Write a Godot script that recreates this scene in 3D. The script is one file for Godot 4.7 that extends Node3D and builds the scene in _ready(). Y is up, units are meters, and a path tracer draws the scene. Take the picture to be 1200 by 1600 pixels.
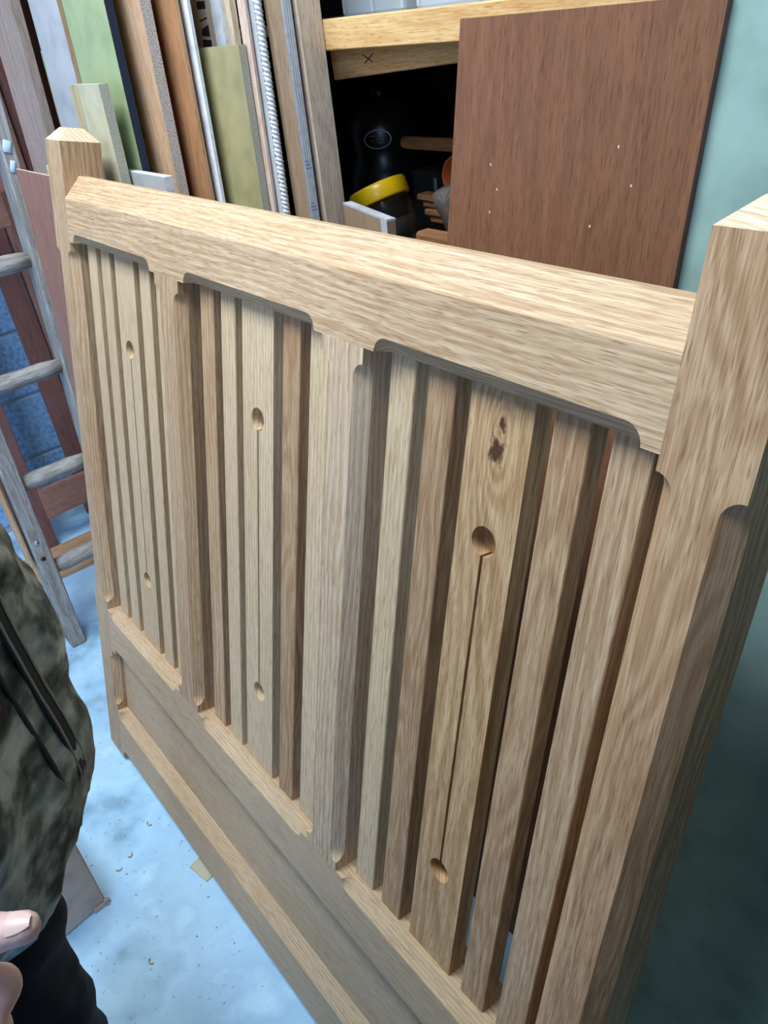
extends Node3D
# A leaning oak gate in a joinery workshop. Metres, y up; x runs along the gate, z towards the viewer.
const FL := -0.0163            # floor level
const S := 1.4                 # gate drawing unit -> metres
const LEAN := 0.218734         # the gate leans back 12.5 degrees
var rng := RandomNumberGenerator.new()
var uvo := Vector2.ZERO
var M := {}

# ------------------------------------------------------------------ helpers
func numbered(called: String, parent: Node) -> String:
	if not parent.has_node(called):
		return called
	var k := 1
	while parent.has_node("%s_%03d" % [called, k]):
		k += 1
	return "%s_%03d" % [called, k]

func put(o: Node, called: String, parent: Node = self):
	o.name = numbered(called, parent)
	parent.add_child(o, true)
	return o

func tag(o, label: String, category := "", group := "", kind := ""):
	if label: o.set_meta("label", label)
	if category: o.set_meta("category", category)
	if group: o.set_meta("group", group)
	if kind: o.set_meta("kind", kind)
	return o

func base(called: String, at: Vector3, turn := Vector3.ZERO) -> Node3D:
	var o := Node3D.new()
	o.position = at
	o.rotation = turn
	put(o, called)
	return o

func tool() -> SurfaceTool:
	var st := SurfaceTool.new()
	st.begin(Mesh.PRIMITIVE_TRIANGLES)
	st.set_smooth_group(-1)
	return st

func fin(st: SurfaceTool, mat, called: String, parent: Node = self, at := Vector3.ZERO, turn := Vector3.ZERO) -> MeshInstance3D:
	st.generate_normals()
	var o := MeshInstance3D.new()
	o.mesh = st.commit()
	o.material_override = mat
	o.position = at
	o.rotation = turn
	o.cast_shadow = GeometryInstance3D.SHADOW_CASTING_SETTING_ON
	put(o, called, parent)
	return o

func poly(st: SurfaceTool, pts: Array, out: Vector3, uvs: Array):
	var n := Vector3.ZERO
	for i in pts.size():
		var a: Vector3 = pts[i]
		var b: Vector3 = pts[(i + 1) % pts.size()]
		n += a.cross(b)
	if n.length() < 1e-12:
		return
	var flip := n.dot(out) < 0.0
	for i in range(1, pts.size() - 1):
		var tri := [0, i, i + 1] if flip else [0, i + 1, i]
		for k in tri:
			st.set_uv(uvs[k])
			st.add_vertex(pts[k])

func uv_of(p: Vector3, nax: int, ax: int) -> Vector2:
	var j := (ax + 1) % 3
	var k := (ax + 2) % 3
	if nax == ax:
		return Vector2(p[j], p[k]) + uvo
	var o := k if nax == j else j
	return Vector2(p[ax], p[o] + 0.061 * nax) + uvo

# box with chamfered edges, grain along axis ax
func cbox(st: SurfaceTool, lo: Vector3, hi: Vector3, ch: float, ax := 1, xf := Transform3D.IDENTITY):
	var c := (lo + hi) / 2.0
	var h := (hi - lo) / 2.0
	ch = minf(ch, 0.45 * minf(h.x, minf(h.y, h.z)))
	for i in 3:
		var j := (i + 1) % 3
		var k := (i + 2) % 3
		for s in [-1.0, 1.0]:
			var pts := []
			var uvs := []
			for q in [[-1, -1], [1, -1], [1, 1], [-1, 1]]:
				var p := Vector3.ZERO
				p[i] = s * h[i]
				p[j] = q[0] * (h[j] - ch)
				p[k] = q[1] * (h[k] - ch)
				uvs.append(uv_of(c + p, i, ax))
				pts.append(xf * (c + p))
			var o := Vector3.ZERO
			o[i] = s
			poly(st, pts, xf.basis * o, uvs)
			if ch <= 0.0:
				continue
			for s2 in [-1.0, 1.0]:     # edge between faces i and j
				pts = []
				uvs = []
				for q in [[0, -1], [0, 1], [1, 1], [1, -1]]:
					var p := Vector3.ZERO
					p[i] = s * (h[i] - (ch if q[0] == 1 else 0.0))
					p[j] = s2 * (h[j] - (0.0 if q[0] == 1 else ch))
					p[k] = q[1] * (h[k] - ch)
					uvs.append(uv_of(c + p, i, ax))
					pts.append(xf * (c + p))
				o = Vector3.ZERO
				o[i] = s
				o[j] = s2
				poly(st, pts, xf.basis * o, uvs)
	if ch > 0.0:
		for sx in [-1.0, 1.0]:
			for sy in [-1.0, 1.0]:
				for sz in [-1.0, 1.0]:
					var g := Vector3(sx, sy, sz)
					var pts := []
					var uvs := []
					for i in 3:
						var p := g * (h - Vector3.ONE * ch)
						p[i] = g[i] * h[i]
						uvs.append(uv_of(c + p, i, ax))
						pts.append(xf * (c + p))
					poly(st, pts, xf.basis * g, uvs)

func lathe(st: SurfaceTool, prof: Array, seg: int, xf := Transform3D.IDENTITY, smooth := 1):
	st.set_smooth_group(smooth)
	for i in prof.size() - 1:
		var a: Vector2 = prof[i]
		var b: Vector2 = prof[i + 1]
		for k in seg:
			var t0 := TAU * k / seg
			var t1 := TAU * (k + 1) / seg
			var e0 := Vector3(cos(t0), 0, sin(t0))
			var e1 := Vector3(cos(t1), 0, sin(t1))
			var pts := [xf * (e0 * a.x + Vector3.UP * a.y), xf * (e1 * a.x + Vector3.UP * a.y), xf * (e1 * b.x + Vector3.UP * b.y), xf * (e0 * b.x + Vector3.UP * b.y)]
			var d := b - a
			var out := xf.basis * ((e0 + e1) * d.y - Vector3.UP * d.x * 2.0)
			var r := maxf(a.x, b.x)
			poly(st, pts, out, [Vector2(a.y, t0 * r) + uvo, Vector2(a.y, t1 * r) + uvo, Vector2(b.y, t1 * r) + uvo, Vector2(b.y, t0 * r) + uvo])
	st.set_smooth_group(-1)

func tube(st: SurfaceTool, path: Array, r: float, seg := 8, flat_ := 1.0, up := Vector3.UP):
	st.set_smooth_group(2)
	var rings := []
	for i in path.size():
		var d: Vector3 = (path[mini(i + 1, path.size() - 1)] - path[maxi(i - 1, 0)]).normalized()
		var e := d.cross(up)
		if e.length() < 0.05: e = d.cross(Vector3.RIGHT)
		e = e.normalized()
		var g := e.cross(d).normalized()
		var ring := []
		for k in seg:
			var t := TAU * k / seg
			ring.append(path[i] + e * cos(t) * r + g * sin(t) * r * flat_)
		rings.append(ring)
	for i in path.size() - 1:
		for k in seg:
			var k2 := (k + 1) % seg
			var pts := [rings[i][k], rings[i][k2], rings[i + 1][k2], rings[i + 1][k]]
			var m: Vector3 = (pts[0] + pts[1] + pts[2] + pts[3]) / 4.0
			poly(st, pts, m - (path[i] + path[i + 1]) / 2.0, [Vector2(i * 0.02, k * 0.01), Vector2(i * 0.02, k * 0.01 + 0.01), Vector2(i * 0.02 + 0.02, k * 0.01 + 0.01), Vector2(i * 0.02 + 0.02, k * 0.01)])
	for e in [0, path.size() - 1]:
		var uvs := []
		for k in seg: uvs.append(Vector2(k * 0.01, 0))
		poly(st, rings[e], path[e] - path[1 if e == 0 else e - 1], uvs)
	st.set_smooth_group(-1)

# prism of a flat outline (x, y), from z = 0 back to z = -t
func prism(st: SurfaceTool, outline: PackedVector2Array, t: float, xf := Transform3D.IDENTITY):
	var idx := Geometry2D.triangulate_polygon(outline)
	for s in [0, 1]:
		var z: float = -t * s
		for i in range(0, idx.size(), 3):
			var pts := []
			var uvs := []
			for k in 3:
				var q := outline[idx[i + k]]
				pts.append(xf * Vector3(q.x, q.y, z))
				uvs.append(Vector2(q.y, q.x) + uvo)
			poly(st, pts, xf.basis * Vector3(0, 0, 1 - 2 * s), uvs)
	var cw := Geometry2D.is_polygon_clockwise(outline)
	for i in outline.size():
		var a := outline[i]
		var b := outline[(i + 1) % outline.size()]
		var nn := Vector3(b.y - a.y, a.x - b.x, 0) * (-1.0 if cw else 1.0)
		poly(st, [xf * Vector3(a.x, a.y, 0), xf * Vector3(b.x, b.y, 0), xf * Vector3(b.x, b.y, -t), xf * Vector3(a.x, a.y, -t)], xf.basis * nn,
			[Vector2(a.y, a.x) + uvo, Vector2(b.y, b.x) + uvo, Vector2(b.y, b.x + t) + uvo, Vector2(a.y, a.x + t) + uvo])

# ------------------------------------------------------------------ textures and materials
func noise(sd: int, f: float, oct := 3, kind := FastNoiseLite.TYPE_SIMPLEX_SMOOTH) -> FastNoiseLite:
	var n := FastNoiseLite.new()
	n.seed = sd
	n.frequency = f
	n.noise_type = kind
	n.fractal_octaves = oct
	n.fractal_type = FastNoiseLite.FRACTAL_FBM if oct > 1 else FastNoiseLite.FRACTAL_NONE
	return n

# wood: u runs along the grain over lu metres, v across it over lv metres (v repeats)
func wood(sd: int, w: int, h: int, lu: float, lv: float, light: Color, dark: Color, rings: int, cath: float, streak: float, knots := []) -> Array:
	var n1 := noise(sd, 1.0, 2)
	var n2 := noise(sd + 1, 1.0, 2)
	var n3 := noise(sd + 2, 1.0, 1)
	var ca := PackedByteArray()
	ca.resize(w * h * 3)
	var ha := PackedByteArray()
	ha.resize(w * h)
	var rad := lv / TAU
	for y in h:
		var v := float(y) / h
		var cy := cos(v * TAU) * rad
		var cz := sin(v * TAU) * rad
		for x in w:
			var u := float(x) / w * lu
			var wob := n1.get_noise_3d(u * 2.2, cy * 14.0, cz * 14.0)
			var bl := clampf((u / lu - 0.88) / 0.12, 0.0, 1.0)
			if bl > 0.0: wob = lerpf(wob, n1.get_noise_3d((u - lu) * 2.2, cy * 14.0, cz * 14.0), bl)
			var p := v * rings + wob * cath
			var kd := 0.0
			for k in knots:
				var dx: float = (u - k[0]) / 2.6
				var dy: float = v * lv - k[1]
				var rr := sqrt(dx * dx + dy * dy)
				var e := exp(-rr / (k[2] * 2.6))
				p += e * k[2] * 420.0
				kd = maxf(kd, 1.0 - smoothstep(k[2] * 0.45, k[2] * 1.0, sqrt(dx * dx * 3.4 + dy * dy) * (1.0 + 0.7 * n2.get_noise_3d(u * 90.0, cy * 130.0, cz * 130.0))))
			var g := 0.5 + 0.5 * sin(TAU * p)
			g = g * g * (3.0 - 2.0 * g)
			var s := n2.get_noise_3d(u * 13.0, cy * 330.0, cz * 330.0)
			var q := n3.get_noise_3d(u * 32.0, cy * 800.0, cz * 800.0)
			if bl > 0.0:
				s = lerpf(s, n2.get_noise_3d((u - lu) * 13.0, cy * 330.0, cz * 330.0), bl)
				q = lerpf(q, n3.get_noise_3d((u - lu) * 32.0, cy * 800.0, cz * 800.0), bl)
			var pore := clampf((q - 0.35) * 2.4, 0.0, 1.0)
			var t := clampf(0.42 + (g - 0.5) * 0.55 * streak + s * 0.75 * streak + wob * 0.18, 0.0, 1.0)
			var c := light.lerp(dark, t)
			c = c.lerp(Color(dark.r * 0.72, dark.g * 0.66, dark.b * 0.6), pore * 0.55)
			if kd > 0.0:
				var kr := 0.35 + 0.3 * n2.get_noise_3d(u * 160.0, cy * 260.0, cz * 260.0)
				c = c.lerp(Color(0.24 + kr * 0.2, 0.16 + kr * 0.14, 0.11 + kr * 0.08), kd * 0.88)
			var i := (y * w + x)
			ca[i * 3] = int(clampf(c.r, 0, 1) * 255)
			ca[i * 3 + 1] = int(clampf(c.g, 0, 1) * 255)
			ca[i * 3 + 2] = int(clampf(c.b, 0, 1) * 255)
			ha[i] = int(clampf(0.62 - t * 0.45 - pore * 0.35 + s * 0.2, 0, 1) * 255)
	var a := Image.create_from_data(w, h, false, Image.FORMAT_RGB8, ca)
	var b := Image.create_from_data(w, h, false, Image.FORMAT_L8, ha)
	return [ImageTexture.create_from_image(a), ImageTexture.create_from_image(b), lu, lv]

func wmat(t: Array, tint := Color.WHITE, rough := 0.62, relief := 0.05) -> StandardMaterial3D:
	var m := StandardMaterial3D.new()
	m.albedo_texture = t[0]
	m.albedo_color = tint
	m.roughness = rough
	m.metallic_specular = 0.35
	m.uv1_scale = Vector3(1.0 / t[2], 1.0 / t[3], 1)
	if relief > 0.0:
		m.heightmap_enabled = true
		m.heightmap_texture = t[1]
		m.heightmap_scale = relief
	return m

# mottled surface, seamless, c0..c1..c2 by noise value
func mottle(sd: int, size: int, f: float, oct: int, cols: Array, speck := 0.0, speckcol := Color.BLACK, gain := 1.0, kind := FastNoiseLite.TYPE_SIMPLEX_SMOOTH) -> ImageTexture:
	var im := noise(sd, f, oct, kind).get_seamless_image(size, size)
	var im2 := noise(sd + 9, 0.11, 2).get_seamless_image(size, size)
	var d := im.get_data()
	var d2 := im2.get_data()
	var o := PackedByteArray()
	o.resize(size * size * 3)
	var n := cols.size() - 1
	for i in size * size:
		var t := clampf((d[i] / 255.0 - 0.5) * gain + 0.5, 0.0, 0.999) * n
		var k := int(t)
		var c: Color = cols[k].lerp(cols[k + 1], t - k)
		if speck > 0.0:
			c = c.lerp(speckcol, smoothstep(1.0 - speck, 1.0 - speck * 0.4, d2[i] / 255.0))
		o[i * 3] = int(c.r * 255)
		o[i * 3 + 1] = int(c.g * 255)
		o[i * 3 + 2] = int(c.b * 255)
	return ImageTexture.create_from_image(Image.create_from_data(size, size, false, Image.FORMAT_RGB8, o))

func tmat(t, tint: Color, scale: float, rough := 0.8, world := false, relief_tex = null, relief := 0.0) -> StandardMaterial3D:
	var m := StandardMaterial3D.new()
	m.albedo_texture = t
	m.albedo_color = tint
	m.roughness = rough
	m.metallic_specular = 0.4
	m.uv1_triplanar = true
	m.uv1_world_triplanar = world
	m.uv1_scale = Vector3.ONE * scale
	if relief_tex:
		m.heightmap_enabled = true
		m.heightmap_texture = relief_tex
		m.heightmap_scale = relief
	return m

func plain(c: Color, rough := 0.6, metal := 0.0) -> StandardMaterial3D:
	var m := StandardMaterial3D.new()
	m.albedo_color = c
	m.roughness = rough
	m.metallic = metal
	return m

func c8(r: int, g: int, b: int) -> Color:
	return Color(r / 255.0, g / 255.0, b / 255.0)

func materials():
	var oak := wood(11, 1536, 384, 1.5, 0.2, c8(238, 220, 190), c8(186, 154, 116), 19, 1.4, 0.62)
	var oakq := wood(23, 1536, 384, 1.5, 0.2, c8(238, 225, 198), c8(198, 174, 140), 26, 0.6, 0.55)
	var oakc := wood(31, 1536, 384, 1.5, 0.2, c8(230, 204, 168), c8(172, 136, 100), 8, 3.2, 0.62)
	var knot := wood(47, 1024, 256, 0.9, 0.2, c8(234, 210, 170), c8(180, 144, 104), 10, 0.8, 0.68, [[0.752, 0.042, 0.011], [0.779, 0.045, 0.005]])
	var grain := wood(59, 1024, 384, 1.6, 0.4, Color(0.97, 0.96, 0.95), Color(0.66, 0.62, 0.58), 9, 2.4, 0.55)
	var smooth := wood(61, 1024, 384, 1.6, 0.4, Color(0.98, 0.97, 0.96), Color(0.80, 0.78, 0.76), 12, 1.6, 0.5)
	M.grain = grain
	M.oak = wmat(oak, Color(0.935, 0.898, 0.873), 0.6, 0.0132)
	M.oak_rail = wmat(oak, Color(0.935, 0.880, 0.828), 0.6, 0.0198)
	M.oak_post = wmat(oakc, Color(0.887, 0.835, 0.786), 0.6, 0.011)
	M.oak_pale = wmat(oakq, Color(0.935, 0.880, 0.812), 0.6, 0.0088)
	M.oak_dark = wmat(oakc, Color(0.841, 0.781, 0.725), 0.62, 0.011)
	M.oak_mid = wmat(oak, Color(0.869, 0.808, 0.751), 0.62, 0.011)
	M.oak_knot = wmat(knot, Color(0.915, 0.853, 0.786), 0.6, 0.0088)
	M.oak_cap = wmat(oakq, Color(1.009, 0.970, 0.942), 0.7, 0.004)
	M.oak_panel = wmat(oakq, Color(0.887, 0.826, 0.767), 0.62, 0.0066)
	M.redply = wmat(smooth, c8(140, 98, 72), 0.4, 0.0)
	M.redply2 = wmat(smooth, c8(176, 130, 112), 0.6, 0.012)
	M.plum = wmat(smooth, c8(140, 98, 90), 0.6, 0.012)
	M.plyface = wmat(smooth, c8(222, 184, 148), 0.6, 0.015)
	M.hardboard = wmat(smooth, c8(196, 146, 104), 0.55, 0.01)
	M.pine = wmat(wood(67, 1024, 256, 1.2, 0.2, c8(240, 202, 142), c8(208, 154, 92), 6, 1.6, 0.6, [[0.11, 0.031, 0.007], [0.53, 0.012, 0.004]]), Color.WHITE, 0.6, 0.02)
	M.palepine = wmat(smooth, c8(252, 230, 202), 0.7, 0.02)
	M.pinkplank = wmat(smooth, c8(245, 218, 198), 0.7, 0.02)
	M.bare = wmat(smooth, c8(206, 188, 146), 0.7, 0.01)
	M.tan = wmat(smooth, c8(216, 178, 136), 0.6, 0.02)
	M.weather = wmat(grain, c8(186, 184, 178), 0.85, 0.09)
	var mt := mottle(71, 512, 0.012, 4, [Color(0.84, 0.85, 0.84), Color(0.95, 0.95, 0.95), Color(1, 1, 1)])
	var rough := mottle(73, 512, 0.06, 4, [Color(0.55, 0.54, 0.52), Color(0.86, 0.85, 0.84), Color(1, 1, 0.99)])
	M.rough = rough
	M.mdf = tmat(mt, c8(152, 180, 168), 1.6, 0.7)
	M.olive = tmat(mt, c8(178, 168, 122), 2.0, 0.6)
	M.greenboard = tmat(mt, c8(172, 186, 138), 1.5, 0.5)
	M.greyboard = tmat(mt, c8(196, 197, 198), 1.5, 0.6)
	M.paleboard = tmat(mt, c8(206, 200, 168), 2.0, 0.7)
	M.edge_rough = tmat(rough, c8(236, 228, 220), 9.0, 0.95, false, rough, 0.15)
	M.edge_pale = tmat(rough, c8(214, 214, 196), 12.0, 0.95, false, rough, 0.12)
	M.edge_navy = tmat(rough, c8(50, 60, 82), 8.0, 0.95, false, rough, 0.1)
	M.edge_white = tmat(mt, c8(244, 248, 252), 7.0, 0.8)
	M.foam = tmat(rough, c8(196, 188, 190), 14.0, 0.5, false, rough, 0.3)
	M.brownboard = wmat(smooth, c8(176, 150, 122), 0.55, 0.01)
	M.white = tmat(mt, c8(244, 246, 246), 3.0, 0.6)
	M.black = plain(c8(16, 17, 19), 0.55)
	M.dark = tmat(mt, c8(24, 24, 27), 2.0, 0.85)  # near black; carries the shade of the gaps and the shelf interior
	M.ink = plain(c8(36, 38, 46), 0.8)
	var fl := mottle(83, 1024, 0.006, 5, [c8(130, 156, 178), c8(166, 194, 218), c8(186, 212, 236), c8(176, 202, 226), c8(204, 226, 244)], 0.17, c8(112, 122, 130), 1.25)
	M.floor = tmat(fl, Color(1.0, 1.06, 1.05), 0.62, 0.55, true)
	M.block = tmat(mottle(87, 512, 0.03, 4, [c8(92, 126, 160), c8(128, 166, 200), c8(150, 184, 214)], 0.2, c8(62, 84, 108)), Color.WHITE, 2.6, 0.8, true, rough, 0.2)
	M.mortar = tmat(rough, c8(184, 188, 200), 6.0, 0.9, true)
	M.wallpaint = tmat(mt, c8(100, 97, 92), 0.7, 0.9, true)
	M.ceiling = tmat(mt, c8(92, 88, 82), 0.7, 0.9, true)
	M.card = tmat(mt, c8(184, 158, 138), 2.0, 0.85)
	M.plastic = plain(c8(20, 22, 24), 0.32)
	M.yellow = plain(c8(238, 190, 22), 0.3)
	M.orange = plain(c8(168, 74, 22), 0.45)
	M.dowel = wmat(grain, c8(178, 128, 84), 0.55, 0.01)
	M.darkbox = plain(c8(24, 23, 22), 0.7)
	M.mark = plain(c8(190, 195, 195), 0.5)
	M.steel = plain(c8(170, 176, 178), 0.35, 0.9)
	M.foil = tmat(rough, c8(120, 112, 102), 16.0, 0.3, false, rough, 0.5)
	M.foil.metallic = 0.3
	M.skin = tmat(mt, c8(242, 200, 188), 6.0, 0.5)
	M.skin.subsurf_scatter_enabled = true
	M.skin.subsurf_scatter_strength = 0.15
	M.nail = plain(c8(236, 200, 186), 0.35)
	var camo := mottle(97, 512, 0.014, 5, [c8(20, 26, 28), c8(46, 56, 56), c8(84, 96, 92), c8(128, 140, 132), c8(176, 184, 176), c8(200, 204, 196)], 0.0, Color.BLACK, 1.7)
	M.jacket = tmat(camo, Color(1.02, 1.05, 1.08), 2.6, 0.62, false, rough, 0.25)
	M.seam = tmat(rough, c8(58, 64, 66), 20.0, 0.7)
	M.stitch = tmat(rough, c8(176, 180, 170), 30.0, 0.8)
	M.trousers = tmat(mt, c8(26, 29, 38), 3.0, 0.85)
	M.boot = plain(c8(40, 34, 30), 0.6)
	M.hair = plain(c8(70, 56, 46), 0.8)
	M.eye = plain(c8(236, 232, 226), 0.2)
	M.iris = plain(c8(70, 60, 48), 0.2)
	M.lip = plain(c8(176, 110, 100), 0.5)
	var cl := StandardMaterial3D.new()
	cl.albedo_color = Color(0.82, 0.86, 0.88, 0.42)
	cl.transparency = BaseMaterial3D.TRANSPARENCY_ALPHA
	cl.roughness = 0.35
	M.clear = cl
	var gl := StandardMaterial3D.new()
	gl.albedo_color = Color(0.2, 0.2, 0.18, 0.08)
	gl.transparency = BaseMaterial3D.TRANSPARENCY_ALPHA
	gl.roughness = 0.08
	M.glass = gl
	var em := StandardMaterial3D.new()
	em.albedo_color = Color(0.9, 0.9, 0.9)
	em.emission_enabled = true
	em.emission = Color(0.95, 0.98, 1.0)
	em.emission_energy_multiplier = 1.2
	M.glow = em

# ------------------------------------------------------------------ gate
func stop(u: float) -> float:          # depth of a stopped chamfer as it runs out
	u = clampf(u, 0.0, 1.0)
	return sqrt(maxf(0.0, 1.0 - (1.0 - u) * (1.0 - u)))

func cham(t: float, runs: Array, c: float, w: float) -> float:
	for r in runs:
		if t > r[0] and t < r[1]:
			return c * minf(stop((t - r[0]) / w), stop((r[1] - t) / w))
	return 0.0

# a gate timber: length along t, section (s, z); chamfer runs on the s = 0 and s = w front arrises (drawing units)
func member(len_: float, w: float, d: float, ra: Array, rb: Array, c: float, along_x := false, ridge := []) -> SurfaceTool:
	var st := tool()
	var sw := 0.013
	var ts := {0.0: 1, len_: 1}
	for r in ra + rb:
		for k in 9:
			ts[snappedf(r[0] + sw * k / 8.0 * (k / 8.0) , 1e-5)] = 1
			ts[snappedf(r[1] - sw * k / 8.0 * (k / 8.0), 1e-5)] = 1
	var tl := ts.keys()
	tl.sort()
	var secs := []
	for t in tl:
		var a := cham(t, ra, c, sw)
		var b := cham(t, rb, c, sw)
		var p := [Vector2(0, -d), Vector2(0, -a), Vector2(a, 0), Vector2(w - b, 0), Vector2(w, -b)]
		for q in ridge: p.append(q)
		p.append(Vector2(w, -d))
		secs.append(p)
	var n: int = secs[0].size()
	var cen := Vector2(w / 2, -d / 2)
	for i in tl.size() - 1:
		for k in n:
			var k2 := (k + 1) % n
			var q := [secs[i][k], secs[i][k2], secs[i + 1][k2], secs[i + 1][k]]
			var t := [tl[i], tl[i], tl[i + 1], tl[i + 1]]
			var pts := []
			var uvs := []
			for m in 4:
				pts.append((Vector3(t[m], q[m].x, q[m].y) if along_x else Vector3(q[m].x, t[m], q[m].y)) * S)
				uvs.append(Vector2(t[m], q[m].x + (q[m].y if k < 2 else -q[m].y)) * S + uvo)
			var mid: Vector2 = (q[0] + q[1] + q[2] + q[3]) / 4.0 - cen
			var e: Vector2 = (q[1] + q[2] - q[0] - q[3])
			var nn := Vector2(-e.y, e.x)
			if nn.dot(mid) < 0: nn = -nn
			poly(st, pts, Vector3(0, nn.x, nn.y) if along_x else Vector3(nn.x, 0, nn.y), uvs)
	for e in [0, tl.size() - 1]:
		var pts := []
		var uvs := []
		for q in secs[e]:
			pts.append((Vector3(tl[e], q.x, q.y) if along_x else Vector3(q.x, tl[e], q.y)) * S)
			uvs.append(Vector2(q.x, q.y) * S + uvo)
		var o := Vector3(-1 if e == 0 else 1, 0, 0)
		poly(st, pts, o if along_x else Vector3(0, o.x, 0), uvs)
	return st

func post_cap(st: SurfaceTool, w: float, y: float):
	var i := 0.015
	var h := 0.0155
	var lo := [Vector3(0, y, 0), Vector3(w, y, 0), Vector3(w, y, -w), Vector3(0, y, -w)]
	var hi := [Vector3(i, y + h, -i), Vector3(w - i, y + h, -i), Vector3(w - i, y + h, -w + i), Vector3(i, y + h, -w + i)]
	for k in 4:
		var k2 := (k + 1) % 4
		var pts := [lo[k] * S, lo[k2] * S, hi[k2] * S, hi[k] * S]
		var uvs := []
		for p in pts: uvs.append(Vector2(p.x * 0.9 + p.z * 0.35, (p.y - p.z) * 0.8 + p.x * 0.2) + uvo)
		poly(st, pts, (pts[0] + pts[1]) / 2.0 - Vector3(w / 2, y, -w / 2) * S + Vector3(0, 0.02, 0), uvs)
	var top := []
	var tuv := []
	for p in hi:
		top.append(p * S)
		tuv.append(Vector2(p.x, p.z) * S + uvo)
	poly(st, top, Vector3.UP, tuv)

func keyhole_pale(w: float, ln: float, t: float, xc: float, yb: float, yt: float, r: float, hw: float, dep: float) -> SurfaceTool:
	var st := tool()
	var dl := asin(hw / r)
	var left := PackedVector2Array([Vector2(0, 0), Vector2(xc, 0)])
	var right := PackedVector2Array([Vector2(w, 0), Vector2(xc, 0)])
	var half := []
	for k in 15:
		var a := -PI / 2 - (PI - dl) * k / 14.0
		half.append(Vector2(cos(a) * r, yb + sin(a) * r))
	for k in 15:
		var a := -PI / 2 - dl - (PI - dl) * k / 14.0
		half.append(Vector2(cos(a) * r, yt + sin(a) * r))
	for q in half:
		left.append(Vector2(xc + q.x, q.y))
		right.append(Vector2(xc - q.x, q.y))
	for q in [Vector2(xc, ln), Vector2(0, ln)]: left.append(q)
	for q in [Vector2(xc, ln), Vector2(w, ln)]: right.append(q)
	for pg in [left, right]:
		var idx := Geometry2D.triangulate_polygon(pg)
		for i in range(0, idx.size(), 3):
			var pts := []
			var uvs := []
			for k in 3:
				var q: Vector2 = pg[idx[i + k]]
				pts.append(Vector3(q.x, q.y, 0))
				uvs.append(Vector2(q.y, q.x) + uvo)
			poly(st, pts, Vector3.BACK, uvs)
	var loop := PackedVector2Array()
	for q in half: loop.append(Vector2(xc + q.x, q.y))
	for k in range(half.size() - 2, 0, -1): loop.append(Vector2(xc - half[k].x, half[k].y))
	var cw := Geometry2D.is_polygon_clockwise(loop)
	for i in loop.size():
		var a := loop[i]
		var b := loop[(i + 1) % loop.size()]
		var nn := Vector3(b.y - a.y, a.x - b.x, 0) * (1.0 if cw else -1.0)
		poly(st, [Vector3(a.x, a.y, 0), Vector3(b.x, b.y, 0), Vector3(b.x, b.y, -dep), Vector3(a.x, a.y, -dep)], nn,
			[Vector2(a.y, a.x) + uvo, Vector2(b.y, b.x) + uvo, Vector2(b.y, b.x + dep) + uvo, Vector2(a.y, a.x + dep) + uvo])
	var idb := Geometry2D.triangulate_polygon(loop)
	for i in range(0, idb.size(), 3):
		var pts := []
		var uvs := []
		for k in 3:
			var q := loop[idb[i + k]]
			pts.append(Vector3(q.x, q.y, -dep))
			uvs.append(Vector2(q.y, q.x) + uvo)
		poly(st, pts, Vector3.BACK, uvs)
	for s in [[Vector3(0, 0, 0), Vector3(0, ln, 0), Vector3(0, ln, -t), Vector3(0, 0, -t), Vector3.LEFT], [Vector3(w, 0, 0), Vector3(w, ln, 0), Vector3(w, ln, -t), Vector3(w, 0, -t), Vector3.RIGHT],
			[Vector3(0, 0, -t), Vector3(w, 0, -t), Vector3(w, ln, -t), Vector3(0, ln, -t), Vector3.FORWARD]]:
		var pts := [s[0], s[1], s[2], s[3]]
		var uvs := []
		for p in pts: uvs.append(Vector2(p.y, p.x - p.z + 0.05) + uvo)
		poly(st, pts, s[4], uvs)
	return st

func rnd_uv():
	uvo = Vector2(rng.randf(), rng.randf())

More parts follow.
